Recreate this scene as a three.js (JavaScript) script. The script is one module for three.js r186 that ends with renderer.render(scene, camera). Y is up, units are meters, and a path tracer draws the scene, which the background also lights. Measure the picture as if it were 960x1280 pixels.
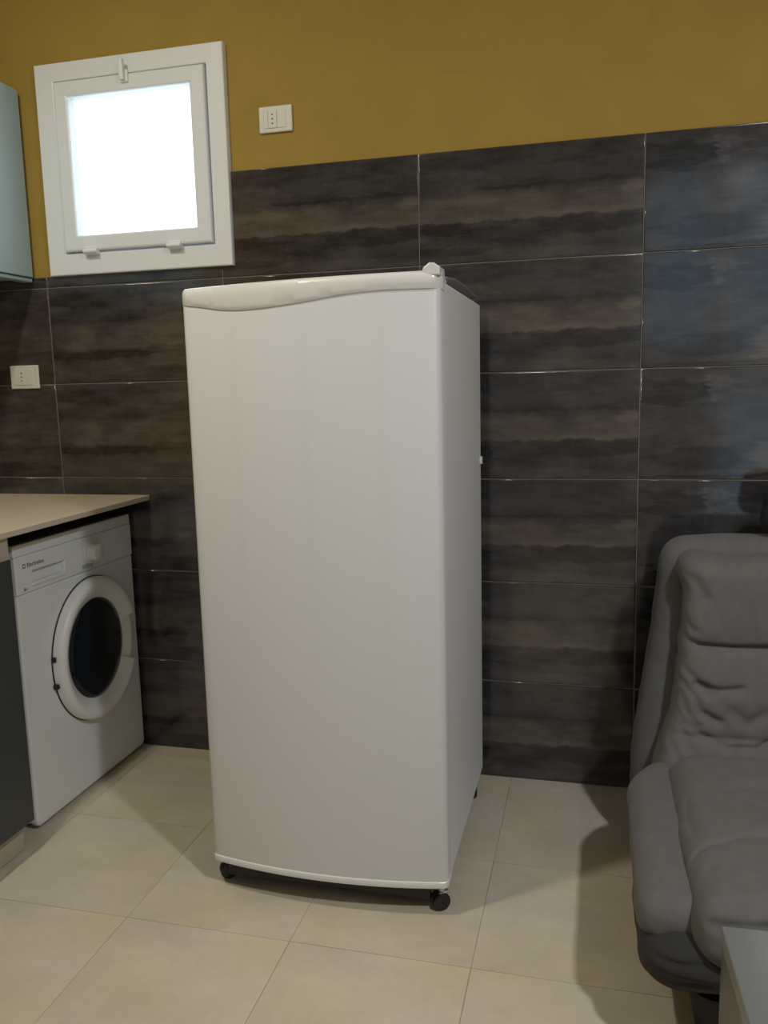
import * as THREE from 'three';
import { RoundedBoxGeometry } from 'three/addons/geometries/RoundedBoxGeometry.js';
import { mergeGeometries, mergeVertices, toCreasedNormals } from 'three/addons/utils/BufferGeometryUtils.js';
import { RectAreaLightUniformsLib } from 'three/addons/lights/RectAreaLightUniformsLib.js';
import { TextGeometry } from 'three/addons/geometries/TextGeometry.js';
import { FontLoader } from 'three/addons/loaders/FontLoader.js';

// ---------------------------------------------------------------- camera, sky, lights, exposure
const scene = new THREE.Scene();
const camera = new THREE.PerspectiveCamera(63.06, 960 / 1280, 0.05, 60);
camera.position.set(-0.1155, 1.1725, 2.3723);
camera.rotation.set(-0.15085, 0.24961, -0.02417, 'YXZ');
camera.updateMatrixWorld();

const renderer = new THREE.WebGLRenderer({ antialias: true });
renderer.toneMapping = THREE.LinearToneMapping;
renderer.toneMappingExposure = 1.0;
renderer.shadowMap.enabled = true;

scene.background = new THREE.Color().setRGB(0.80, 0.95, 1.06);      // overcast sky, seen through the window and the glazed door only
scene.backgroundIntensity = 2.8;

RectAreaLightUniformsLib.init();
const LAMP_SIDE = 0.14, CEILING = 2.75;
const LAMPS = [                                                     // x, z, radiance, colour: a warm lamp over the kitchen, a whiter one over the sofa
  [-1.4, 1.46, 295, new THREE.Color().setRGB(1.0, 0.94, 0.78)],
  [1.0, 2.15, 670, new THREE.Color().setRGB(0.97, 1.0, 1.06)],
];
for (const [x, z, level, rgb] of LAMPS) {
  const l = new THREE.RectAreaLight(rgb, level, LAMP_SIDE, LAMP_SIDE);
  l.position.set(x, CEILING - 0.034, z); l.rotation.x = -Math.PI / 2; l.name = 'ceiling_lamp_light';
  scene.add(l);
}

// ---------------------------------------------------------------- helpers
function rng(seed) { let a = seed >>> 0; return () => { a = (a + 0x6D2B79F5) | 0; let t = Math.imul(a ^ (a >>> 15), 1 | a); t = (t + Math.imul(t ^ (t >>> 7), 61 | t)) ^ t; return ((t ^ (t >>> 14)) >>> 0) / 4294967296; }; }
const sm = (t) => t * t * (3 - 2 * t);
const clamp = (v, a = 0, b = 1) => Math.min(b, Math.max(a, v));
const step = (a, b, v) => sm(clamp((v - a) / (b - a)));
function hash(x, y, s) { let h = Math.imul(x | 0, 374761393) ^ Math.imul(y | 0, 668265263) ^ Math.imul(s | 0, 974634777); h = Math.imul(h ^ (h >>> 13), 1274126177); return ((h ^ (h >>> 16)) >>> 0) / 4294967296; }
function noise(x, y, s) { const i = Math.floor(x), j = Math.floor(y), u = sm(x - i), v = sm(y - j); const a = hash(i, j, s), b = hash(i + 1, j, s), c = hash(i, j + 1, s), d = hash(i + 1, j + 1, s); return a + (b - a) * u + (c - a) * v + (a - b - c + d) * u * v; }
function fbm(x, y, s, n = 4) { let v = 0, a = 0.5, t = 0; for (let k = 0; k < n; k++) { v += a * noise(x, y, s + k * 17); t += a; a *= 0.5; x *= 2.03; y *= 2.03; } return v / t; }
const srgb = (v) => 255 * (v <= 0.0031308 ? 12.92 * v : 1.055 * Math.pow(Math.max(v, 0), 1 / 2.4) - 0.055);
function texture(w, h, fn, color = true, repeat) {
  const d = new Uint8Array(w * h * 4);
  for (let j = 0; j < h; j++) for (let i = 0; i < w; i++) {
    const c = fn((i + 0.5) / w, 1 - (j + 0.5) / h), k = 4 * (j * w + i);      // u from the left, v from the top
    for (let q = 0; q < 3; q++) d[k + q] = clamp(Math.round(color ? srgb(c[q]) : 255 * c[q]), 0, 255);
    d[k + 3] = 255;
  }
  const t = new THREE.DataTexture(d, w, h); t.magFilter = THREE.LinearFilter; t.minFilter = THREE.LinearMipmapLinearFilter; t.generateMipmaps = true;
  t.wrapS = t.wrapT = THREE.RepeatWrapping; if (color) t.colorSpace = THREE.SRGBColorSpace; if (repeat) t.repeat.set(...repeat);
  t.needsUpdate = true; return t;
}
const lin = (r, g, b) => new THREE.Color().setRGB(r, g, b);
function mat(name, r, g, b, rough = 0.6, extra = {}) { const m = new THREE.MeshPhysicalMaterial({ color: lin(r, g, b), roughness: rough, ...extra }); m.name = name; return m; }
const taken = {};
function numbered(name) { const n = taken[name] = (taken[name] ?? -1) + 1; return n ? name + '_' + String(n).padStart(3, '0') : name; }
function thing(name, label, category, [x, y, z] = [0, 0, 0], turn = 0, group) {
  const o = new THREE.Group(); o.name = numbered(name); o.position.set(x, y, z); o.rotation.y = turn;
  o.userData = { label, category }; if (group) o.userData.group = group;
  scene.add(o); return o;
}
function structure(name) { const o = new THREE.Group(); o.name = name; o.userData = { kind: 'structure' }; scene.add(o); return o; }
function part(name, geo, m, parent, label) {
  const o = new THREE.Mesh(geo, m); o.name = numbered(name); o.castShadow = o.receiveShadow = true;
  if (label) o.userData.label = label; parent.add(o); return o;
}
function box(x0, x1, y0, y1, z0, z1, r = 0.002, seg = 2) {
  const w = x1 - x0, h = y1 - y0, d = z1 - z0, g = new RoundedBoxGeometry(w, h, d, seg, Math.min(r, w / 2.01, h / 2.01, d / 2.01));
  g.translate((x0 + x1) / 2, (y0 + y1) / 2, (z0 + z1) / 2); return g;
}
function cyl(r0, r1, h, n = 24) { return new THREE.CylinderGeometry(r0, r1, h, n); }
const join = (...g) => mergeGeometries(g.map((q) => { const n = q.index ? q.toNonIndexed() : q.clone(); for (const k of Object.keys(n.attributes)) if (!['position', 'normal', 'uv'].includes(k)) n.deleteAttribute(k); return n; }));
function outline(points) { return new THREE.Shape(points.map(([x, y]) => new THREE.Vector2(x, y))); }
function extrude(shape, depth, bevel = 0, seg = 2, curve = 24) {
  return new THREE.ExtrudeGeometry(shape, { depth: depth - 2 * bevel, bevelEnabled: bevel > 0, bevelThickness: bevel, bevelSize: bevel, bevelOffset: -bevel, bevelSegments: seg, curveSegments: curve }).translate(0, 0, bevel);
}
// a box with rounded edges on a fine grid, each point then moved by warp(p, n): for padded things
function padded(w, h, d, r, nx, ny, nz, warp) {
  let g = new THREE.BoxGeometry(w, h, d, nx, ny, nz); g.deleteAttribute('normal'); g.deleteAttribute('uv'); g = mergeVertices(g, 1e-5);
  const a = g.attributes.position, p = new THREE.Vector3(), q = new THREE.Vector3(), n = new THREE.Vector3(), uv = new Float32Array(a.count * 2);
  for (let i = 0; i < a.count; i++) {
    p.fromBufferAttribute(a, i);
    q.set(clamp(p.x, r - w / 2, w / 2 - r), clamp(p.y, r - h / 2, h / 2 - r), clamp(p.z, r - d / 2, d / 2 - r));
    n.copy(p).sub(q); const l = n.length(); if (l > 1e-6) { n.divideScalar(l); p.copy(q).addScaledVector(n, r); }
    uv[2 * i] = p.x + p.z * 0.31; uv[2 * i + 1] = p.y + p.z * 0.73;
    warp(p, n); a.setXYZ(i, p.x, p.y, p.z);
  }
  g.setAttribute('uv', new THREE.BufferAttribute(uv, 2)); g.computeVertexNormals(); return g;
}
const lerpTable = (t, v) => { if (v <= t[0][0]) return t[0][1]; for (let i = 1; i < t.length; i++) if (v <= t[i][0]) { const k = (v - t[i - 1][0]) / (t[i][0] - t[i - 1][0]); return t[i - 1][1] + (t[i][1] - t[i - 1][1]) * k; } return t[t.length - 1][1]; };
function crease(x, y, pts, width) {           // 1 on the folded line, 0 away from it, fading at its two ends
  let best = 0;
  for (let i = 1; i < pts.length; i++) {
    const [ax, ay] = pts[i - 1], [bx, by] = pts[i], dx = bx - ax, dy = by - ay, t = clamp(((x - ax) * dx + (y - ay) * dy) / (dx * dx + dy * dy));
    const e = Math.hypot(x - ax - t * dx, y - ay - t * dy) / width; if (e < 3) best = Math.max(best, Math.exp(-e * e));
  }
  return best;
}

// ---------------------------------------------------------------- materials
const MUSTARD = mat('mustard_paint', 1, 1, 1, 0.85, { map: texture(512, 512, (u, v) => { const k = 0.93 + 0.14 * fbm(u * 24, v * 24, 3, 4); return [0.37 * k, 0.245 * k, 0.046 * k]; }, true, [0.5, 0.5]) });
const WHITE_WALL = mat('white_paint', 0.78, 0.76, 0.71, 0.9);
const GROUT = mat('wall_grout', 0.25, 0.215, 0.185, 0.9);
const FLOOR_GROUT = mat('floor_grout', 0.40, 0.33, 0.23, 0.9);
// weathered wood look porcelain: three prints, laid out as the photographed tiles are (v runs down the tile)
function plank(print, seed) {
  return texture(1024, 512, (u, v) => {
    const rag = (fbm(u * 22, v * 5, seed + 3, 4) - 0.5) * 0.055 + (fbm(u * 3, v * 2, seed, 2) - 0.5) * 0.05, y = v + rag, x = u + (fbm(u * 5, v * 26, seed + 5, 4) - 0.5) * 0.22;
    const fibre = fbm(u * 6, v * 80, seed + 11, 4), cloud = fbm(u * 6, v * 9, seed + 23, 5), brush = fbm(u * 60, v * 5, seed + 31, 3), fleck = fbm(u * 45, v * 60, seed + 41, 3), worn = fbm(u * 14, v * 22, seed + 61, 4);
    let t = 0.31 + 0.50 * (cloud - 0.5) + 0.12 * (fibre - 0.5) + 0.08 * (brush - 0.5) + 0.22 * (worn - 0.5), warm = 0.35 + 0.6 * (fbm(u * 4, v * 5, seed + 51, 3) - 0.5);
    const blob = (cx, cy, rx, ry) => { const e = Math.hypot((x - cx) / rx, (y - cy) / ry); return 1 - step(0.70, 1.05, e); };
    const band = (y0, y1, s0, s1) => step(y0 - s0, y0 + s0, y) * (1 - step(y1 - s1, y1 + s1, y));
    if (print === 0) {
      t += 0.20 * band(0.40, 0.635, 0.05, 0.008) + 0.15 * band(0.585, 0.635, 0.03, 0.008); warm += 0.40 * band(0.40, 0.635, 0.05, 0.01);
      t -= 0.22 * blob(0.78, 0.72, 0.30, 0.085) + 0.12 * blob(0.50, 0.80, 0.16, 0.06) + 0.17 * blob(0.10, 0.70, 0.16, 0.06) + 0.18 * blob(0.14, 0.90, 0.24, 0.045) + 0.12 * blob(0.62, 0.345, 0.4, 0.022);
      t += 0.16 * blob(0.97, 0.43, 0.07, 0.07) + 0.10 * blob(0.60, 0.93, 0.35, 0.05) - 0.10 * blob(0.45, 0.10, 0.6, 0.10) + 0.08 * blob(0.2, 0.46, 0.2, 0.04);
    } else if (print === 1) {
      const b = band(0.66, 0.945, 0.012, 0.012) * step(0.46, 0.54, x);
      t += 0.30 * b; warm += 0.7 * b;
      t -= 0.24 * blob(0.15, 0.22, 0.14, 0.15) + 0.20 * blob(0.27, 0.80, 0.22, 0.12) + 0.10 * blob(0.7, 0.12, 0.25, 0.1) + 0.2 * blob(0.5, 0.965, 0.6, 0.015);
      t += 0.20 * blob(0.34, 0.17, 0.09, 0.13) * (0.4 + 1.2 * fleck) + 0.14 * blob(0.82, 0.2, 0.12, 0.1) + 0.07 * band(0.42, 0.62, 0.08, 0.03);
      warm -= 0.5 * blob(0.15, 0.22, 0.25, 0.2) + 0.3 * blob(0.34, 0.3, 0.25, 0.2);
    } else {
      t += 0.17 * band(0.40, 0.645, 0.06, 0.012) + 0.10 * band(0.77, 0.93, 0.03, 0.02); warm += 0.3 * band(0.40, 0.645, 0.05, 0.02);
      t -= 0.20 * blob(0.3, 0.71, 0.45, 0.05) + 0.18 * blob(0.75, 0.89, 0.3, 0.045) + 0.16 * blob(0.25, 0.14, 0.3, 0.1) - 0.14 * blob(0.6, 0.2, 0.3, 0.1);
    }
    t += 0.45 * Math.max(0, fleck - 0.66) - 0.35 * Math.max(0, 0.30 - fleck); t = clamp(t, 0.015, 1); warm = clamp(warm * 0.75 + t * 0.45);
    const L = 0.016 + 0.125 * Math.pow(t, 1.3);
    return [L * (0.95 + 0.19 * warm), L * 0.95, L * (1.10 - 0.34 * warm)];
  });
}
const tileGloss = (map, n) => mat('wood_look_tile_print_' + n, 1, 1, 1, 0.13, { map, roughnessMap: ROUGH, ior: 1.68 });
const ROUGH = texture(256, 256, (u, v) => { const k = 0.78 + 0.22 * fbm(u * 12, v * 12, 77, 4); return [k, k, k]; }, false);
const PRINTS = [tileGloss(plank(0, 101), 'a'), tileGloss(plank(1, 202), 'b'), tileGloss(plank(2, 303), 'c')];
const FLOOR_TILES = [0, 1, 2, 3].map((k) => mat('cream_floor_tile_' + 'abcd'[k], 1, 1, 1, 0.38, {
  map: texture(512, 512, (u, v) => {
    const c = fbm(u * 3, v * 3, 401 + k * 31, 5), f = fbm(u * 22, v * 22, 411 + k * 31, 4), s = fbm(u * 2 + 3, v * 9, 421 + k * 31, 4), w = 1 + 0.22 * (c - 0.5) + 0.10 * (f - 0.5) + 0.10 * (s - 0.5), y = (fbm(u * 2.2, v * 2.2, 431 + k * 31, 3) - 0.5);
    return [0.59 * w, 0.525 * w * (1 - 0.02 * y), 0.395 * w * (1 - 0.30 * y)];
  }) }));
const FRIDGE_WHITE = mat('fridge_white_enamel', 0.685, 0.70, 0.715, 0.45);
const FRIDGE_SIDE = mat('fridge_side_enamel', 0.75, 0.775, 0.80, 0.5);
const FRIDGE_PLASTIC = mat('fridge_white_plastic', 0.74, 0.74, 0.72, 0.3, { clearcoat: 0.3, clearcoatRoughness: 0.15 });
const WASHER_WHITE = mat('washer_silver_white_enamel', 0.76, 0.77, 0.76, 0.4);
const WASHER_PLASTIC = mat('washer_white_plastic', 0.80, 0.79, 0.76, 0.35);
const GREY_LID = mat('grey_plastic', 0.20, 0.185, 0.185, 0.5);
const BLACK = mat('black_plastic', 0.012, 0.012, 0.012, 0.45);
const DARK = mat('dark_underside', 0.03, 0.03, 0.03, 0.8);
const BOWL = mat('dark_door_glass', 0.008, 0.011, 0.016, 0.12);
const METAL = mat('steel', 0.5, 0.5, 0.5, 0.35, { metalness: 1 });
const WORKTOP = mat('beige_worktop_laminate', 1, 1, 1, 0.42, { map: texture(256, 256, (u, v) => { const k = 0.94 + 0.12 * fbm(u * 10, v * 10, 501, 4); return [0.60 * k, 0.52 * k, 0.40 * k]; }, true, [2, 2]) });
const CABINET = mat('dark_grey_cabinet_laminate', 0.050, 0.055, 0.056, 0.45);
const CABINET_UPPER = mat('glare_paled_cabinet_laminate', 0.40, 0.53, 0.58, 0.35);  // window glare is put into this colour, paling the grey laminate
const BEIGE = mat('beige_plinth', 0.46, 0.42, 0.34, 0.5);
const PVC = mat('white_window_pvc', 0.82, 0.85, 0.87, 0.35);
const FROSTED = mat('frosted_glass', 1, 1, 1, 0.45, { transmission: 1, thickness: 0, ior: 1.5 });
const GLASS = mat('daylight_dimming_glass', 0.46, 0.50, 0.53, 0.0, { transmission: 1, thickness: 0, ior: 1.5 });  // tint added to the unseen rear panes to cut their daylight
const SOCKET = mat('ivory_socket_plastic', 0.70, 0.69, 0.60, 0.4);
const WEAVE = texture(256, 256, (u, v) => { const k = 0.5 + 0.8 * (fbm(u * 64, v * 64, 601, 3) - 0.5); return [k, k, k]; }, false, [5, 5]);
const FABRIC = mat('grey_microfibre', 1, 1, 1, 0.95, { map: texture(512, 512, (u, v) => { const k = 0.9 + 0.2 * fbm(u * 30, v * 30, 611, 4); return [0.127 * k, 0.125 * k, 0.120 * k]; }, true, [2, 2]), bumpMap: WEAVE, bumpScale: 0.0004, sheen: 0.35, sheenRoughness: 0.6, sheenColor: lin(0.5, 0.5, 0.48) });
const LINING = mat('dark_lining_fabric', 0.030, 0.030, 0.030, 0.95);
const TABLE = mat('light_grey_laminate', 0.15, 0.155, 0.152, 0.22);

const INK = mat('dark_print', 0.06, 0.06, 0.07, 0.5);

// ---------------------------------------------------------------- the room
const XL = -2.12, XR = 1.95, ZR = 3.5, P = 0.009;          // the tile faces stand at z = 0, the plaster P behind them
const WIN = { x0: -1.715, x1: -1.205, y0: 1.59, y1: 2.10 };
function plaster(shape, depth, m, parent, name = 'plaster') {
  const g = extrude(shape, depth); const p = g.attributes.position, uv = g.attributes.uv;
  for (let i = 0; i < p.count; i++) uv.setXY(i, p.getX(i), p.getY(i)); return part(name, g, m, parent);
}
const rect = (x0, x1, y0, y1) => outline([[x0, y0], [x1, y0], [x1, y1], [x0, y1]]);
const hole = (x0, x1, y0, y1) => new THREE.Path([[x0, y0], [x0, y1], [x1, y1], [x1, y0]].map(([x, y]) => new THREE.Vector2(x, y)));

const floor = structure('floor');
part('floor_bed', box(XL - 0.2, XR + 0.2, -0.12, -0.0015, -0.3, ZR + 0.2, 0), FLOOR_GROUT, floor);
// a tile with eased edges; its face carries the print once over
function tileGeo(poly, thick, ease, full) {
  const [X0, X1, Y0, Y1] = full, pos = [], nor = [], uv = [], idx = [];
  const cx = (X0 + X1) / 2, cy = (Y0 + Y1) / 2, n = poly.length;
  const put = (x, y, z, nx, ny, nz) => { pos.push(x, y, z); const l = Math.hypot(nx, ny, nz); nor.push(nx / l, ny / l, nz / l); uv.push((x - X0) / (X1 - X0), (y - Y0) / (Y1 - Y0)); return pos.length / 3 - 1; };
  const out = poly.map(([x, y], i) => { const [ax, ay] = poly[(i + n - 1) % n], [bx, by] = poly[(i + 1) % n]; let n1 = [y - ay, ax - x], n2 = [by - y, x - bx]; n1 = n1.map((v) => v / Math.hypot(...n1)); n2 = n2.map((v) => v / Math.hypot(...n2)); return [n1[0] + n2[0], n1[1] + n2[1]]; });
  const inner = poly.map(([x, y], i) => put(x - out[i][0] * ease, y - out[i][1] * ease, thick, 0, 0, 1));
  const rim = poly.map(([x, y], i) => put(x, y, thick - ease * 0.6, out[i][0], out[i][1], 0.6));
  for (const t of THREE.ShapeUtils.triangulateShape(poly.map(([x, y], i) => new THREE.Vector2(x - out[i][0] * ease, y - out[i][1] * ease)), [])) idx.push(...t.map((k) => inner[k]));
  for (let i = 0; i < n; i++) { const j = (i + 1) % n; idx.push(rim[i], rim[j], inner[j], rim[i], inner[j], inner[i]);
    const nx = poly[j][1] - poly[i][1], ny = poly[i][0] - poly[j][0]; const a = put(...poly[i], 0, nx, ny, 0), b = put(...poly[j], 0, nx, ny, 0), c = put(...poly[j], thick - ease * 0.6, nx, ny, 0), d = put(...poly[i], thick - ease * 0.6, nx, ny, 0); idx.push(a, b, c, a, c, d); }
  const g = new THREE.BufferGeometry(); g.setAttribute('position', new THREE.Float32BufferAttribute(pos, 3)); g.setAttribute('normal', new THREE.Float32BufferAttribute(nor, 3)); g.setAttribute('uv', new THREE.Float32BufferAttribute(uv, 2)); g.setIndex(idx); return g;
}
{
  const pitch = 0.39, gap = 0.0007, r = rng(9), geos = {};
  for (let i = -4; i <= 6; i++) for (let j = 0; j < 10; j++) {
    const x0 = Math.max(XL, -0.735 + pitch * i), x1 = Math.min(XR, -0.735 + pitch * (i + 1)), z0 = Math.max(0, 0.068 + pitch * (j - 1)), z1 = Math.min(ZR, 0.068 + pitch * j);
    if (x1 - x0 < 0.01 || z1 - z0 < 0.01) continue;
    const w = x1 - x0 - 2 * gap, d = z1 - z0 - 2 * gap, key = w.toFixed(4) + d.toFixed(4);
    const g = geos[key] ??= tileGeo([[-w / 2, -d / 2], [w / 2, -d / 2], [w / 2, d / 2], [-w / 2, d / 2]], 0.008, 0.0006, [-pitch / 2, pitch / 2, -pitch / 2, pitch / 2]).rotateX(-Math.PI / 2);
    const t = part('tile', g, FLOOR_TILES[Math.floor(r() * 4)], floor);
    t.position.set((x0 + x1) / 2, -0.008 - r() * 0.0003, (z0 + z1) / 2); t.rotation.y = (w === d) ? Math.PI / 2 * Math.floor(r() * 4) : 0;
  }
}
const ceiling = structure('ceiling');
part('slab', box(XL - 0.2, XR + 0.2, CEILING, CEILING + 0.15, -0.3, ZR + 0.2, 0), WHITE_WALL, ceiling);

const wallBack = structure('wall_back');
{
  const s = rect(XL - 0.2, XR + 0.2, -0.1, CEILING); s.holes.push(hole(WIN.x0, WIN.x1, WIN.y0, WIN.y1));
  plaster(s, 0.13, MUSTARD, wallBack).position.z = -0.13 - P;
  part('reveal', frameRing(WIN.x0 - 0.001, WIN.x1 + 0.001, WIN.y0 - 0.001, WIN.y1 + 0.001, 0.012, 0.085, 0), WHITE_WALL, wallBack).position.z = -0.13 - P;
  const FX0 = -1.775, FX1 = -1.158, FY0 = 1.533;                 // the tiling stops at the window frame
  const bed = outline([[XL, 0], [XR, 0], [XR, 1.798], [FX1, 1.798], [FX1, FY0], [XL, FY0]]);
  part('grout', extrude(bed, 0.0065), GROUT, wallBack).position.z = -P;
  const g = 0.0013, F = [-0.3, 0.3, -0.15, 0.15];
  const shapes = {}; const make = (poly, key) => shapes[key] ??= tileGeo(poly, 0.0085, 0.0025, F);
  const columns = [[-2.4, 2, XL], [-1.8, 2], [-1.2, 0], [-0.6, 0], [0, 1], [0.6, 0], [1.2, 2], [1.8, 0, null, XR]];
  for (const [cx0, print, from, to] of columns) for (let row = 0; row < 6; row++) {
    const x0 = (from ?? cx0) - cx0 - 0.3 + g, x1 = (to ?? cx0 + 0.6) - cx0 - 0.3 - g; let y0 = -0.15 + g, y1 = 0.15 - g, poly;
    if (row === 5 && cx0 < -1.5) { y1 = FY0 - 1.5 - 0.15; }
    if (row === 5 && cx0 === -1.2) poly = [[x0, y0], [x1, y0], [x1, y1], [FX1 - cx0 - 0.3 + 0.001, y1], [FX1 - cx0 - 0.3 + 0.001, FY0 - 1.65], [x0, FY0 - 1.65]];
    else poly = [[x0, y0], [x1, y0], [x1, y1], [x0, y1]];
    const t = part('tile', make(poly, [x0, x1, y1, poly.length].join()), PRINTS[print], wallBack);
    t.position.set(cx0 + 0.3, row * 0.3 + 0.15, -0.0085);
  }
}
const wallLeft = structure('wall_left');
part('plaster', box(XL - 0.2, XL, -0.1, CEILING, -P, ZR, 0), MUSTARD, wallLeft);
const wallRight = structure('wall_right');
part('plaster', box(XR, XR + 0.2, -0.1, CEILING, -P, ZR, 0), MUSTARD, wallRight);
const wallRear = structure('wall_rear');
const DOOR = { x0: 0.66, x1: 1.42, y0: 0.0, y1: 2.5 }, WIN2 = { x0: 0.16, x1: 0.62, y0: 1.35, y1: 2.5 };
{
  const s = rect(XL - 0.2, XR + 0.2, -0.1, CEILING);
  s.holes.push(hole(WIN2.x0, WIN2.x1, WIN2.y0, WIN2.y1), hole(DOOR.x0, DOOR.x1, DOOR.y0, DOOR.y1));
  plaster(s, 0.2, mat('beige_paint', 0.42, 0.40, 0.36, 0.9), wallRear).position.z = ZR;
}
function frameRing(x0, x1, y0, y1, w, depth, bevel = 0.004) { const s = rect(x0, x1, y0, y1); s.holes.push(hole(x0 + w, x1 - w, y0 + w, y1 - w)); return extrude(s, depth, bevel, 2, 1); }

// small hopper window of the back wall
const window1 = structure('window_1');
{
  const s = rect(-1.775, -1.158, 1.533, 2.15); s.holes.push(hole(-1.712, -1.212, 1.597, 2.096));
  part('window_frame', extrude(s, 0.07, 0.004), PVC, window1).position.z = -0.055;
  const sash = part('window_sash', frameRing(-1.708, -1.216, 1.601, 2.092, 0.046, 0.062, 0.006), PVC, window1); sash.position.z = -0.036;
  part('pane', box(-1.667, -1.257, 1.642, 2.051, -0.012, -0.008, 0), FROSTED, window1);
  const h = part('window_handle', join(box(-1.478, -1.452, 2.066, 2.100, 0.024, 0.034, 0.004), box(-1.472, -1.458, 2.072, 2.128, 0.034, 0.050, 0.005)), PVC, window1);
  for (const x of [-1.615, -1.335]) part('hinge', join(box(x - 0.022, x + 0.022, 1.588, 1.612, 0.013, 0.034, 0.004), cyl(0.007, 0.007, 0.046, 14).rotateZ(Math.PI / 2).translate(x, 1.598, 0.032)), PVC, window1);
}
// daylight behind the camera: a glazed door and a window beside it
const window2 = structure('window_2');
part('window_frame', frameRing(WIN2.x0, WIN2.x1, WIN2.y0, WIN2.y1, 0.05, 0.06), PVC, window2).position.z = ZR + 0.05;
part('pane', box(WIN2.x0 + 0.045, WIN2.x1 - 0.045, WIN2.y0 + 0.045, WIN2.y1 - 0.045, ZR + 0.078, ZR + 0.082, 0), GLASS, window2);
const door1 = structure('door_1');
part('door_frame', frameRing(DOOR.x0, DOOR.x1, DOOR.y0, DOOR.y1, 0.06, 0.06), PVC, door1).position.z = ZR + 0.05;
part('door_rail', box(DOOR.x0 + 0.055, DOOR.x1 - 0.055, 1.05, 1.35, ZR + 0.055, ZR + 0.105, 0.004), PVC, door1);
part('kick_panel', box(DOOR.x0 + 0.055, DOOR.x1 - 0.055, 0.055, 0.2, ZR + 0.055, ZR + 0.105, 0.004), PVC, door1);
for (const [a, b] of [[0.195, 1.055], [1.345, 2.445]]) part('pane', box(DOOR.x0 + 0.055, DOOR.x1 - 0.055, a, b, ZR + 0.078, ZR + 0.082, 0), GLASS, door1);
part('door_handle', join(box(DOOR.x0 + 0.02, DOOR.x0 + 0.045, 1.1, 1.22, ZR + 0.035, ZR + 0.052, 0.005), box(DOOR.x0 + 0.025, DOOR.x0 + 0.15, 1.155, 1.173, ZR + 0.0, ZR + 0.018, 0.006), box(DOOR.x0 + 0.025, DOOR.x0 + 0.041, 1.155, 1.173, ZR + 0.0, ZR + 0.052, 0.006)), METAL, door1);

for (const [k, [x, z, , rgb]] of LAMPS.entries()) {
  const LED = mat('lamp_diffuser', 0.9, 0.9, 0.88, 0.6, { emissive: rgb, emissiveIntensity: 6 });
  const t = thing('ceiling_lamp', ['flat white square ceiling lamp over the kitchen side near the worktop', 'flat white square ceiling lamp over the sofa side of the room'][k], 'ceiling lamp', [x, CEILING, z]);
  part('housing', frameRing(-0.085, 0.085, -0.085, 0.085, 0.017, 0.024, 0.004).rotateX(Math.PI / 2), PVC, t);
  part('diffuser', box(-0.070, 0.070, -0.022, -0.004, -0.070, 0.070, 0.003), LED, t);
}

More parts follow.
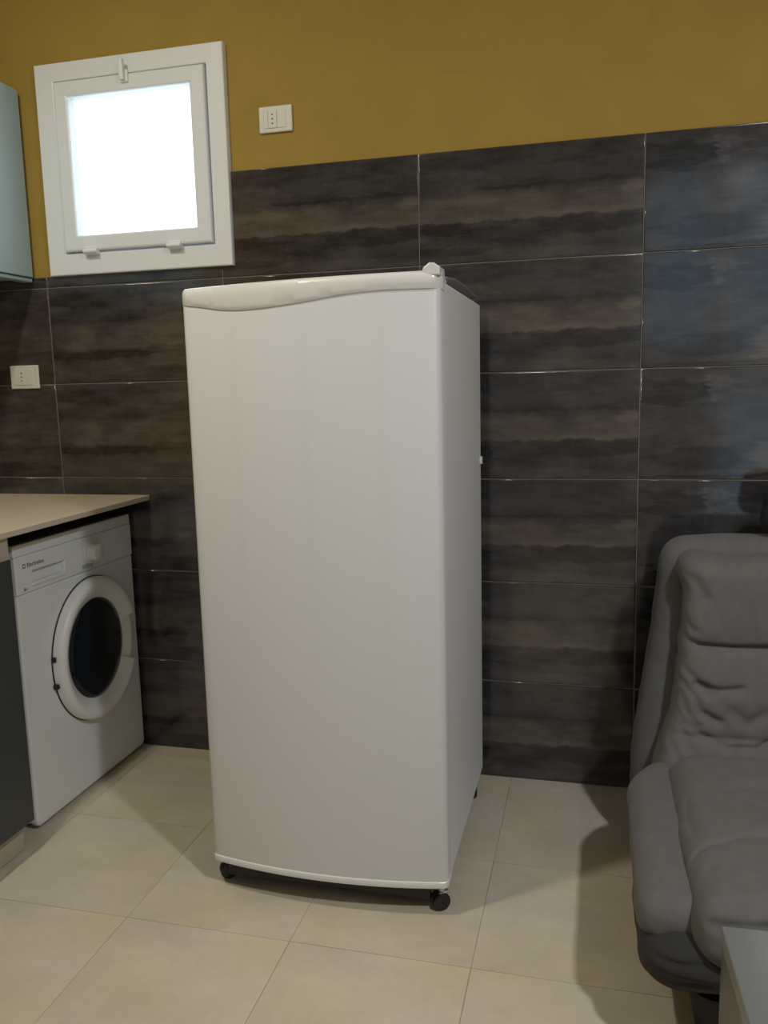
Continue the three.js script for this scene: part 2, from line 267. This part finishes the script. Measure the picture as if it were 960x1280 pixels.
// ---------------------------------------------------------------- the fridge
const FX0 = -0.98, FX1 = -0.415, FC = (FX0 + FX1) / 2, FH = (FX1 - FX0) / 2;
const bow = (x, out = 0) => 0.70 + out + 0.03 * (1 - ((x - FC) / FH) ** 2);
{
  const t = thing('refrigerator', 'tall white single-door refrigerator with a plain bowed door standing on small castors', 'refrigerator', [FC, 0, 0]);
  const inner = new THREE.Group(); inner.name = 'body_and_door';
  const put = (name, geo, m, label, parent = t) => part(name, geo.translate(parent === t ? -FC : 0, 0, 0), m, parent, label);
  put('cabinet', box(FX0 + 0.004, FX1 - 0.003, 0.072, 1.378, 0.10, 0.650, 0.005, 3), FRIDGE_SIDE);
  put('base_pan', box(FX0 + 0.03, FX1 - 0.045, 0.026, 0.08, 0.12, 0.684, 0.004), BLACK, 'dark metal base under the cabinet, brought forward to deepen the shade below the door');  // base carried forward and low, near black, to deepen the shade under the door
  put('door_gasket', box(FX0 + 0.012, FX1 - 0.012, 0.085, 1.37, 0.648, 0.662, 0.002), mat('pale_gasket', 0.5, 0.5, 0.48, 0.7));
  const plan = (inset, out) => { const pts = []; const a = FX0 + inset, b = FX1 - inset; const R = 0.014, fil = (s) => { for (let k = 0; k <= 6; k++) { const q = s > 0 ? k / 6 : 1 - k / 6, an = q * Math.PI / 2; const x = s > 0 ? a + R * (1 - Math.cos(an)) : b - R * (1 - Math.cos(an)); pts.push([x, -bow(x, out) + R * (1 - Math.sin(an))]); } };
    pts.push([a, -0.660]); fil(1); for (let i = 1; i < 40; i++) { const x = a + R + (b - a - 2 * R) * i / 40; pts.push([x, -bow(x, out)]); } fil(-1); pts.push([b, -0.660]); return outline(pts.reverse()); };
  const vertical = (shape, y0, y1, bevel) => toCreasedNormals(extrude(shape, y1 - y0, bevel, 3).rotateX(-Math.PI / 2).translate(0, y0, 0), 0.5);
  const door = put('door', vertical(plan(0.001, 0), 0.086, 1.372, 0.004), FRIDGE_WHITE);
  // the moulded grip along the door's top edge, with its wavy lower lip
  const low = [[-0.98, 1.350], [-0.93, 1.344], [-0.879, 1.3345], [-0.83, 1.332], [-0.775, 1.334], [-0.73, 1.338], [-0.682, 1.343], [-0.64, 1.349], [-0.595, 1.354], [-0.55, 1.357], [-0.51, 1.358], [-0.415, 1.358]];
  const N = 64, prof = [], pos = [], idx = [];
  for (let i = 0; i <= N; i++) {
    const x = FX0 + (FX1 - FX0) * i / N, yl = (lerpTable(low, x - 0.012) + lerpTable(low, x) + lerpTable(low, x + 0.012)) / 3, yt = 1.386 + 0.010 * i / N, e = Math.min(1, Math.min(i, N - i) / 2), z = bow(x) - 0.013 * (1 - Math.sqrt(1 - (1 - e) ** 2)), H = yt - yl;
    prof.push([[0.655, yl], [z - 0.004, yl], [z + 0.0018, yl + 0.001], [z + 0.0034, yl + 0.004], [z + 0.0042, yl + 0.010], [z + 0.0040, yl + H * 0.55], [z + 0.0025, yl + H * 0.75], [z - 0.001, yt - 0.004], [z - 0.008, yt - 0.0008], [z - 0.02, yt], [0.655, yt]].map(([a, b]) => [x, b, a]));
  }
  const K = prof[0].length; prof.forEach((r) => r.forEach((q) => pos.push(q[0] - FC, q[1], q[2])));
  for (let i = 0; i < N; i++) for (let k = 0; k < K; k++) { const a = i * K + k, b = i * K + (k + 1) % K, c = a + K, d = b + K; idx.push(a, c, b, b, c, d); }
  for (const [i, s] of [[0, 1], [N, -1]]) for (let k = 1; k < K - 1; k++) s > 0 ? idx.push(i * K, i * K + k, i * K + k + 1) : idx.push(i * K, i * K + k + 1, i * K + k);
  let cap = new THREE.BufferGeometry(); cap.setAttribute('position', new THREE.Float32BufferAttribute(pos, 3)); cap.setIndex(idx); cap = toCreasedNormals(cap, 0.75);
  part('door_grip', cap, FRIDGE_PLASTIC, door, 'glossy moulded grip with a wavy lower lip');
  part('door_bottom_trim', vertical(plan(0.000, 0.003), 0.071, 0.087, 0.003).translate(-FC, 0, 0), FRIDGE_PLASTIC, door);
  put('hinge_cover', join(extrude(outline([[FX1 - 0.040, 1.384], [FX1 - 0.0005, 1.384], [FX1 - 0.0005, 1.400], [FX1 - 0.012, 1.408], [FX1 - 0.022, 1.409], [FX1 - 0.034, 1.400]]), 0.055, 0.003).translate(0, 0, 0.652), box(FX1 - 0.04, FX1 - 0.004, 1.374, 1.386, 0.61, 0.66, 0.003)), FRIDGE_PLASTIC);
  put('side_cap', box(FX1 - 0.004, FX1 + 0.003, 0.955, 0.975, 0.108, 0.120, 0.001), FRIDGE_PLASTIC);
  for (const [x, z] of [[FX1 - 0.022, 0.665], [FX0 + 0.018, 0.650], [FX1 - 0.03, 0.14], [FX0 + 0.03, 0.14]]) {
    const c = new THREE.Group(); c.name = numbered('castor'); c.position.set(x - FC, 0, z); c.rotation.y = z > 0.6 ? -0.95 : 0.2; t.add(c);
    part('fork', join(cyl(0.009, 0.009, 0.022, 14).translate(0, 0.050, 0), box(-0.010, 0.010, 0.038, 0.044, -0.014, 0.010, 0.002), box(-0.0025, 0.0025, 0.018, 0.040, -0.010, 0.010, 0.001)), METAL, c);
    for (const sx of [-0.0085, 0.0085]) part('wheel', toCreasedNormals(new THREE.LatheGeometry([[0.002, -0.005], [0.015, -0.006], [0.0188, -0.0045], [0.0205, 0], [0.0188, 0.0045], [0.015, 0.006], [0.002, 0.005]].map(([p, q]) => new THREE.Vector2(p, q)), 28).rotateZ(Math.PI / 2).translate(sx, 0.0205, 0.004), 0.6), BLACK, c);
  }
}
{ // the grey flat thing on the fridge's top
  const t = thing('tray', 'flat dark grey tray lying on the top of the white refrigerator', 'tray', [FC, 1.3785, 0.33]);
  part('tray_base', padded(0.47, 0.008, 0.40, 0.0035, 40, 4, 30, (p) => { p.y += 0.0045; p.z -= 0.02; }), GREY_LID, t);
  part('rim', padded(0.535, 0.010, 0.46, 0.0045, 60, 4, 50, (p) => { const e = Math.max(Math.abs(p.x) / 0.2675, Math.abs(p.z) / 0.23); p.y += 0.010 + 0.018 * step(0.70, 1, e) * (1 - 0.35 * step(0.05, 0.23, -p.z) - 0.5 * step(0.10, 0.23, p.z)); p.z -= 0.02; }), GREY_LID, t);
}

// ---------------------------------------------------------------- washing machine (local: x to its right, y up, z out of its front)
const font = await new FontLoader().loadAsync('fonts/droid/droid_sans_regular.typeface.json');
const fontBold = await new FontLoader().loadAsync('fonts/droid/droid_sans_bold.typeface.json');
const text = (s, size, f = font) => new TextGeometry(s, { font: f, size, depth: 0.0004, curveSegments: 3, bevelEnabled: false });
{
  const t = thing('washing_machine', 'white front-loading washing machine with a round dark glass door under the beige worktop', 'washing machine', [-1.56, 0, 0.291], Math.PI / 2);
  const W = 0.279;
  part('cabinet', box(-W, W, 0.012, 0.783, -0.52, -0.014, 0.022, 4), WASHER_WHITE, t);
  const front = rect(-W, W, 0.012, 0.655); front.holes.push(new THREE.Path().absarc(0.041, 0.42, 0.165, 0, Math.PI * 2, true));
  const roundFront = (x0, x1, y0, y1, r) => { const s = new THREE.Shape(); s.moveTo(x0 + r, y0); s.lineTo(x1 - r, y0); s.absarc(x1 - r, y0 + r, r, -Math.PI / 2, 0); s.lineTo(x1, y1); s.lineTo(x0, y1); s.lineTo(x0, y0 + r); s.absarc(x0 + r, y0 + r, r, Math.PI, 1.5 * Math.PI); return s; };
  const fs = roundFront(-W, W, 0.010, 0.6535, 0.02); fs.holes.push(new THREE.Path().absarc(0.041, 0.42, 0.165, 0, Math.PI * 2, true));
  part('front_panel', extrude(fs, 0.024, 0.007, 3, 48).translate(0, 0, -0.024), WASHER_WHITE, t);
  const cp = rect(-W, W, 0.6538, 0.7536); cp.holes.push(hole(-0.212, -0.072, 0.674, 0.708));
  const panel = part('control_panel', extrude(cp, 0.024, 0.003, 2).translate(0, 0, -0.0225), WASHER_WHITE, t);
  part('top_trim', box(-W, W, 0.7538, 0.785, -0.024, 0, 0.004, 3), WASHER_WHITE, t);
  part('gap_shade', box(-W + 0.004, W - 0.004, 0.774, 0.788, -0.51, -0.005, 0.003), mat('painted_gap_shade', 0.028, 0.032, 0.04, 0.5), t, 'dark sheet added as the shade under the worktop');  // added dark sheet standing in for the shaded gap under the worktop
  const tray = part('detergent_drawer', box(-0.2115, -0.0725, 0.6745, 0.7075, -0.020, -0.011, 0.002), WASHER_WHITE, t);
  part('drawer_grip', box(-0.216, -0.068, 0.668, 0.676, -0.010, 0.006, 0.003, 3), WASHER_PLASTIC, tray, 'pale lip under the drawer recess');
  const kb = (r, z) => new THREE.Vector2(r, z);
  const knob = part('programme_knob', toCreasedNormals(new THREE.LatheGeometry([kb(0, 0.030), kb(0.020, 0.030), kb(0.0235, 0.028), kb(0.025, 0.024), kb(0.0265, 0.004), kb(0.034, 0.003), kb(0.035, 0)], 48).rotateX(Math.PI / 2), 0.6).translate(0.056, 0.706, 0.0015), WASHER_PLASTIC, t);
  part('pointer', box(0.054, 0.058, 0.712, 0.730, 0.029, 0.033, 0.001), WASHER_WHITE, knob);
  part('label_plate', box(0.008, 0.060, 0.661, 0.676, 0.0012, 0.0022, 0.0004), mat('pale_grey_print', 0.45, 0.46, 0.47, 0.4), panel);
  for (const x of [0.196, 0.222]) part('indicator', box(x, x + 0.012, 0.684, 0.690, 0.0012, 0.003, 0.0005), WASHER_PLASTIC, panel);
  part('logo_lettering', text('Electrolux', 0.0105, fontBold).translate(-0.232, 0.7215, 0.0014), INK, panel, 'small dark maker lettering');
  const badge = rect(-0.249, -0.238, 0.7215, 0.7325); badge.holes.push(new THREE.Path().absarc(-0.2435, 0.727, 0.0038, 0, Math.PI * 2, true));
  part('logo_emblem', extrude(badge, 0.0004, 0, 1, 12).translate(0, 0, 0.0014), INK, panel);
  part('energy_lettering', text('A+', 0.010, fontBold).translate(-0.252, 0.660, 0.0014), INK, panel);
  // door: two rings and a dark bowl; the outer ring is cut away on the right for the hand
  const arc = (r0, r1, a0, a1) => { const s = new THREE.Shape(); s.absarc(0, 0, r1, a0, a1, false); s.absarc(0, 0, r0, a1, a0, true); return s; };
  const D = Math.PI / 180;
  const sector = (loop, a0, a1, n) => {            // a closed (radius, height) outline swept about z from angle a0 to a1, with its two ends
    const pos = [], idx = [], K = loop.length, at = (i, k) => i * K + k;
    for (let i = 0; i <= n; i++) { const an = a0 + (a1 - a0) * i / n; for (const [r, z] of loop) pos.push(r * Math.cos(an), r * Math.sin(an), z); }
    for (let i = 0; i < n; i++) for (let k = 0; k < K; k++) { const q = (k + 1) % K; idx.push(at(i, k), at(i + 1, k), at(i, q), at(i, q), at(i + 1, k), at(i + 1, q)); }
    const flat = loop.map(([r, z]) => new THREE.Vector2(r, z));
    for (const f of THREE.ShapeUtils.triangulateShape(flat, [])) { idx.push(at(0, f[0]), at(0, f[1]), at(0, f[2]), at(n, f[0]), at(n, f[2]), at(n, f[1])); }
    const g = new THREE.BufferGeometry(); g.setAttribute('position', new THREE.Float32BufferAttribute(pos, 3)); g.setIndex(idx); return toCreasedNormals(g, 0.6);
  };
  const dr = part('door', sector([[0.149, 0], [0.150, 0.010], [0.156, 0.0155], [0.168, 0.0225], [0.181, 0.0300], [0.190, 0.0338], [0.198, 0.0340], [0.205, 0.0305], [0.2105, 0.0235], [0.213, 0.013], [0.213, 0]].reverse(), 19 * D, 333 * D, 110), WASHER_PLASTIC, t);
  dr.position.set(0.036, 0.42, 0.0006); dr.scale.x = 0.935;
  part('grip_recess', sector([[0.149, 0], [0.150, 0.004], [0.178, 0.0215], [0.183, 0.0225], [0.205, 0.0165], [0.210, 0.010], [0.211, 0]].reverse(), -27 * D, 19 * D, 24), WASHER_PLASTIC, dr);
  part('door_seam', extrude(arc(0.170, 0.2155, 30 * D, 330 * D), 0.003, 0, 1, 90), DARK, dr);
  part('door_glass', new THREE.LatheGeometry([kb(0.0005, 0.024), kb(0.04, 0.0235), kb(0.08, 0.022), kb(0.11, 0.0195), kb(0.135, 0.0155), kb(0.147, 0.0105), kb(0.1505, 0.005), kb(0.149, 0.0)].reverse(), 72).rotateX(Math.PI / 2), BOWL, dr, 'dark glass bowl');
  for (const y of [0.026, -0.052]) part('door_hinge', box(-0.2175, -0.203, y - 0.007, y + 0.007, 0.001, 0.014, 0.002), BLACK, dr);
  for (const x of [-0.23, 0.23]) for (const z of [-0.06, -0.46]) part('foot', cyl(0.02, 0.024, 0.014, 18).translate(x, 0.007, z), BLACK, t);
}

// ---------------------------------------------------------------- kitchen units
{
  const w = thing('worktop', 'beige laminate kitchen worktop lying over the washing machine', 'worktop', [0, 0, 0]);
  part('slab', box(XL, -1.488, 0.829, 0.845, 0.001, 2.1, 0.002, 2), WORKTOP, w);
  const c = thing('base_cabinet', 'dark grey kitchen base cabinet with a beige plinth beside the washing machine', 'cabinet', [0, 0, 0]);
  part('carcass', box(XL + 0.01, -1.52, 0.09, 0.828, 0.652, 1.25, 0.001), CABINET, c);
  part('door', box(-1.52, -1.50, 0.090, 0.772, 0.654, 1.248, 0.002), CABINET, c);
  part('finger_rail', join(box(-1.53, -1.505, 0.776, 0.828, 0.652, 1.25, 0.002), box(-1.521, -1.502, 0.772, 0.777, 0.652, 1.25, 0.001)), BEIGE, c, 'beige rail between the door and the worktop');
  part('plinth', box(-1.556, -1.540, 0.002, 0.089, 0.652, 1.25, 0.001), BEIGE, c, 'beige plinth board');
  const u = thing('wall_cabinet', 'grey-blue kitchen wall cabinet paled with painted window glare, hanging above the worktop left of the window', 'cabinet', [0, 0, 0]);
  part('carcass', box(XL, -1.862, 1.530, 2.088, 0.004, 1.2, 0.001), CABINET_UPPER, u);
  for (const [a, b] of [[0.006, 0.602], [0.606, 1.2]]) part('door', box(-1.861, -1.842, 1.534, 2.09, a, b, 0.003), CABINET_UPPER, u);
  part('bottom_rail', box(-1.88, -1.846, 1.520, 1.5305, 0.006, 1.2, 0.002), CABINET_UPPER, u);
}
// wall sockets: plate, module, three holes in a column
function socket(label, x0, x1, y0, y1, z) {
  const t = thing('wall_socket', label, 'socket', [(x0 + x1) / 2, (y0 + y1) / 2, z]), w = (x1 - x0) / 2, h = (y1 - y0) / 2;
  part('plate', box(-w, w, -h, h, 0, 0.008, 0.004, 3), SOCKET, t);
  const m = part('module', box(-w * 0.42, w * 0.10, -h * 0.68, h * 0.68, 0.006, 0.0105, 0.0015), SOCKET, t);
  part('blank', box(w * 0.12, w * 0.64, -h * 0.68, h * 0.68, 0.006, 0.0095, 0.0015), SOCKET, t);
  part('blank', box(-w * 0.94 + w * 0.24, -w * 0.44, -h * 0.68, h * 0.68, 0.006, 0.0095, 0.0015), SOCKET, t);
  for (const dy of [0.012, 0, -0.012]) part('hole', cyl(0.0022, 0.0022, 0.0012, 12).rotateX(Math.PI / 2).translate(-w * 0.16, dy, 0.0104), DARK, m);
}
socket('white socket plate on the mustard wall right of the window', -1.063, -0.962, 1.894, 1.966, -P);
socket('ivory socket plate on the dark wall tiles above the worktop', -1.958, -1.853, 1.188, 1.263, 0);

// ---------------------------------------------------------------- sofa
{
  const t = thing('sofa', 'low grey fabric sofa bed with a tufted backrest against the dark tiles', 'sofa', [0, 0, 0]);
  const XE = 1.82;
  const ripple = (x, y, s, a) => a * (fbm(x * 9, y * 9, s, 3) - 0.5);
  const W1 = XE + 0.035;
  part('seat_base', padded(W1, 0.096, 0.60, 0.047, 150, 20, 70, (p, n) => {
    p.x += W1 / 2 - 0.035; p.z += 0.70; p.x += 0.045 * (1 - step(0.40, 0.52, p.z)) * (1 - clamp(p.x / 0.4)); const k = ripple(p.x + p.y * 2, p.z, 71, 0.012) * (1 - Math.abs(n.y) * 0.5); p.x += n.x * k; p.z += n.z * k; p.y += 0.240;
    if (n.z > 0.4) { let f = 0; for (const [pts, w, d] of [[[[-0.02, 0.215], [0.12, 0.21]], 0.008, 0.006]]) f += d * crease(p.x, p.y, pts, w); p.z -= f; }
  }), FABRIC, t);
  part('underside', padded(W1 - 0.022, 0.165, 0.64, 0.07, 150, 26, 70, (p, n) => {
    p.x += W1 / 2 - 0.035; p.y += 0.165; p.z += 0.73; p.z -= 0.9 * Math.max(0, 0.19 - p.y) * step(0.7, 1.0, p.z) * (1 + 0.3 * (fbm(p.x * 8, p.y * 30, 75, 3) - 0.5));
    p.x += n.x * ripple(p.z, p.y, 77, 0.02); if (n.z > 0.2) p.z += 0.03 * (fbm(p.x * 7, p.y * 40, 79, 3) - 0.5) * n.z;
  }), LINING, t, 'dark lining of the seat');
  const W2 = XE - 0.05;
  part('seat_cushion', padded(W2, 0.135, 0.62, 0.06, 170, 16, 90, (p, n) => {
    p.x += W2 / 2 + 0.052; p.z += 0.745; p.y += 0.264;
    if (n.y > -0.2) {
      let f = ripple(p.x, p.z, 81, 0.014) + 0.006 * Math.cos((p.x - 0.35) * 5) - 0.004;
      for (const [pts, w, d] of [[[[0.075, 0.66], [0.07, 0.74], [0.078, 0.80]], 0.007, 0.006], [[[0.055, 0.89], [0.10, 0.845], [0.16, 0.815], [0.24, 0.81]], 0.006, 0.006], [[[0.24, 0.42], [0.32, 0.47]], 0.012, 0.010], [[[0.12, 1.04], [0.2, 1.0], [0.26, 1.05]], 0.012, 0.006], [[[0.2, 0.62], [0.45, 0.6]], 0.02, 0.004]]) f -= d * crease(p.x, p.z, pts, w);
      p.y += f * Math.max(0, n.y);
    }
    p.x += n.x * ripple(p.z, p.y, 83, 0.016); p.z += n.z * (ripple(p.x * 1.6, p.y, 85, 0.03) - 0.01 * crease(p.x, p.y, [[0.08, 0.29], [0.22, 0.30], [0.3, 0.285]], 0.01));
  }), FABRIC, t);
  // backrest: a wide padded frame and, on it, the tufted pad
  const leftFrame = [[0.08, -0.022], [0.15, -0.018], [0.3, -0.008], [0.52, 0.022], [0.66, 0.042], [0.78, 0.056]];
  part('back_frame', padded(XE - 0.04, 0.67, 0.13, 0.055, 130, 60, 16, (p, n) => {
    p.y += 0.446; const l = lerpTable(leftFrame, p.y); p.x += (XE - 0.04) / 2; const k = 1 - clamp(p.x / 0.9); p.x += l * k; p.z += 0.165 + (0.74 - p.y) * 0.20; p.x += n.x * ripple(p.y, p.z, 91, 0.014); p.z += n.z * ripple(p.x, p.y, 93, 0.02);
    if (p.x < 0.2) p.y -= 0.012 * step(0.70, 0.74, p.y) * (1 - clamp((p.x - 0.05) / 0.15));
  }), FABRIC, t);
  const frontZ = [[0.15, 0.49], [0.25, 0.46], [0.32, 0.425], [0.40, 0.395], [0.55, 0.352], [0.65, 0.330], [0.78, 0.306]];
  const leftPad = [[0.2, 0.022], [0.26, 0.030], [0.32, 0.050], [0.38, 0.070], [0.47, 0.080], [0.59, 0.090], [0.78, 0.090]];
  const seam1 = [[0.075, 0.575], [0.105, 0.56], [0.13, 0.551], [0.20, 0.547], [0.27, 0.552], [0.33, 0.560], [0.45, 0.55], [0.7, 0.55]], seam2 = [[0.07, 0.405], [0.10, 0.378], [0.14, 0.350], [0.19, 0.331], [0.25, 0.334], [0.285, 0.352], [0.31, 0.39], [0.36, 0.35], [0.5, 0.34], [0.7, 0.35]];
  const folds = [[[[0.085, 0.50], [0.12, 0.475], [0.15, 0.445]], 0.010, 0.011], [[[0.09, 0.465], [0.115, 0.44], [0.13, 0.405], [0.17, 0.385]], 0.009, 0.012], [[[0.12, 0.465], [0.17, 0.455], [0.22, 0.462]], 0.008, 0.010], [[[0.088, 0.44], [0.098, 0.405], [0.125, 0.375]], 0.008, 0.010], [[[0.09, 0.37], [0.105, 0.33], [0.125, 0.30]], 0.007, 0.008], [[[0.062, 0.345], [0.075, 0.31], [0.10, 0.285]], 0.007, 0.008], [[[0.2, 0.41], [0.23, 0.385], [0.27, 0.41]], 0.014, 0.008], [[[0.09, 0.72], [0.12, 0.70], [0.14, 0.66]], 0.012, 0.010], [[[0.08, 0.63], [0.10, 0.60], [0.115, 0.585]], 0.008, 0.008]];
  const W3 = XE - 0.1;
  part('back_cushion', padded(W3, 0.555, 0.145, 0.045, 230, 110, 12, (p, n) => {
    p.y += 0.474; p.x += W3 / 2; const l = lerpTable(leftPad, p.y); const x = p.x + l;
    if (n.z > 0) {
      const yb = p.y > 0.55 ? (p.y - 0.55) / 0.215 : p.y > 0.35 ? (p.y - 0.35) / 0.2 : (p.y - 0.19) / 0.16;
      let f = 0.020 * Math.sqrt(Math.max(0, Math.sin(Math.PI * clamp(yb)))) + ripple(x, p.y, 97, 0.016);
      f -= 0.009 * crease(x, p.y, seam1, 0.006) + 0.009 * crease(x, p.y, seam2, 0.006); for (const [pts, w, d] of folds) f -= d * crease(x, p.y, pts, w);
      f -= 0.006 * Math.exp(-(((x - 0.31) / 0.02) ** 2)) * (p.y < 0.5 ? 1 : 0);
      p.z += f * n.z;
    }
    p.x = x + n.x * (ripple(p.y * 1.5, p.z, 99, 0.02) + 0.006 * crease(0, p.y, [[0, 0.72], [0, 0.74]], 0.03)); p.y += n.y * (ripple(p.x * 1.3, p.z, 98, 0.022));
    p.z += lerpTable(frontZ, p.y) - 0.066;
  }), FABRIC, t);
  for (const [x, z] of [[0.105, 0.93], [XE - 0.12, 0.93], [0.105, 0.42], [XE - 0.12, 0.42]]) part('leg', cyl(0.048, 0.028, 0.104, 20).translate(x, 0.052, z), mat('black_wood', 0.008, 0.008, 0.008, 0.7), t);
}
{
  const t = thing('bag', 'soft black bag lying on the top of the sofa back at the right edge', 'bag', [0.487, 0.785, 0.17]);
  part('body', padded(0.40, 0.13, 0.09, 0.042, 30, 20, 14, (p, n) => { p.x += p.y * 0.14; p.y += 0.065 + n.y * 0.012 * (fbm(p.x * 12, p.z * 12, 31, 3) - 0.5); p.z += n.z * 0.02 * (fbm(p.x * 9, p.y * 9, 33, 3) - 0.5); }), mat('black_fabric', 0.010, 0.010, 0.011, 0.9), t);
  part('strap', new THREE.TorusGeometry(0.07, 0.008, 10, 30, Math.PI).translate(0.05, 0.122, 0), BLACK, t);
}
// ---------------------------------------------------------------- coffee table
{
  const t = thing('coffee_table', 'light grey laminate coffee table in front of the sofa', 'table', [0.056, 0, 1.281], 0.035);
  part('tabletop', box(0, 0.9, 0.425, 0.45, 0, 0.5, 0.002), TABLE, t);
  for (const x of [0.001, 0.877]) part('side_panel', box(x, x + 0.022, 0, 0.4245, 0.002, 0.498, 0.002), mat('reflection_dark_laminate', 0.055, 0.056, 0.055, 0.2), t);  // dark reflection put into the panel colour, below the tone of the tabletop
  part('shelf', box(0.023, 0.877, 0.16, 0.178, 0.02, 0.48, 0.002), TABLE, t);
}

scene.traverse((o) => { if (o.isMesh) { o.castShadow = true; o.receiveShadow = true; } });
renderer.render(scene, camera);
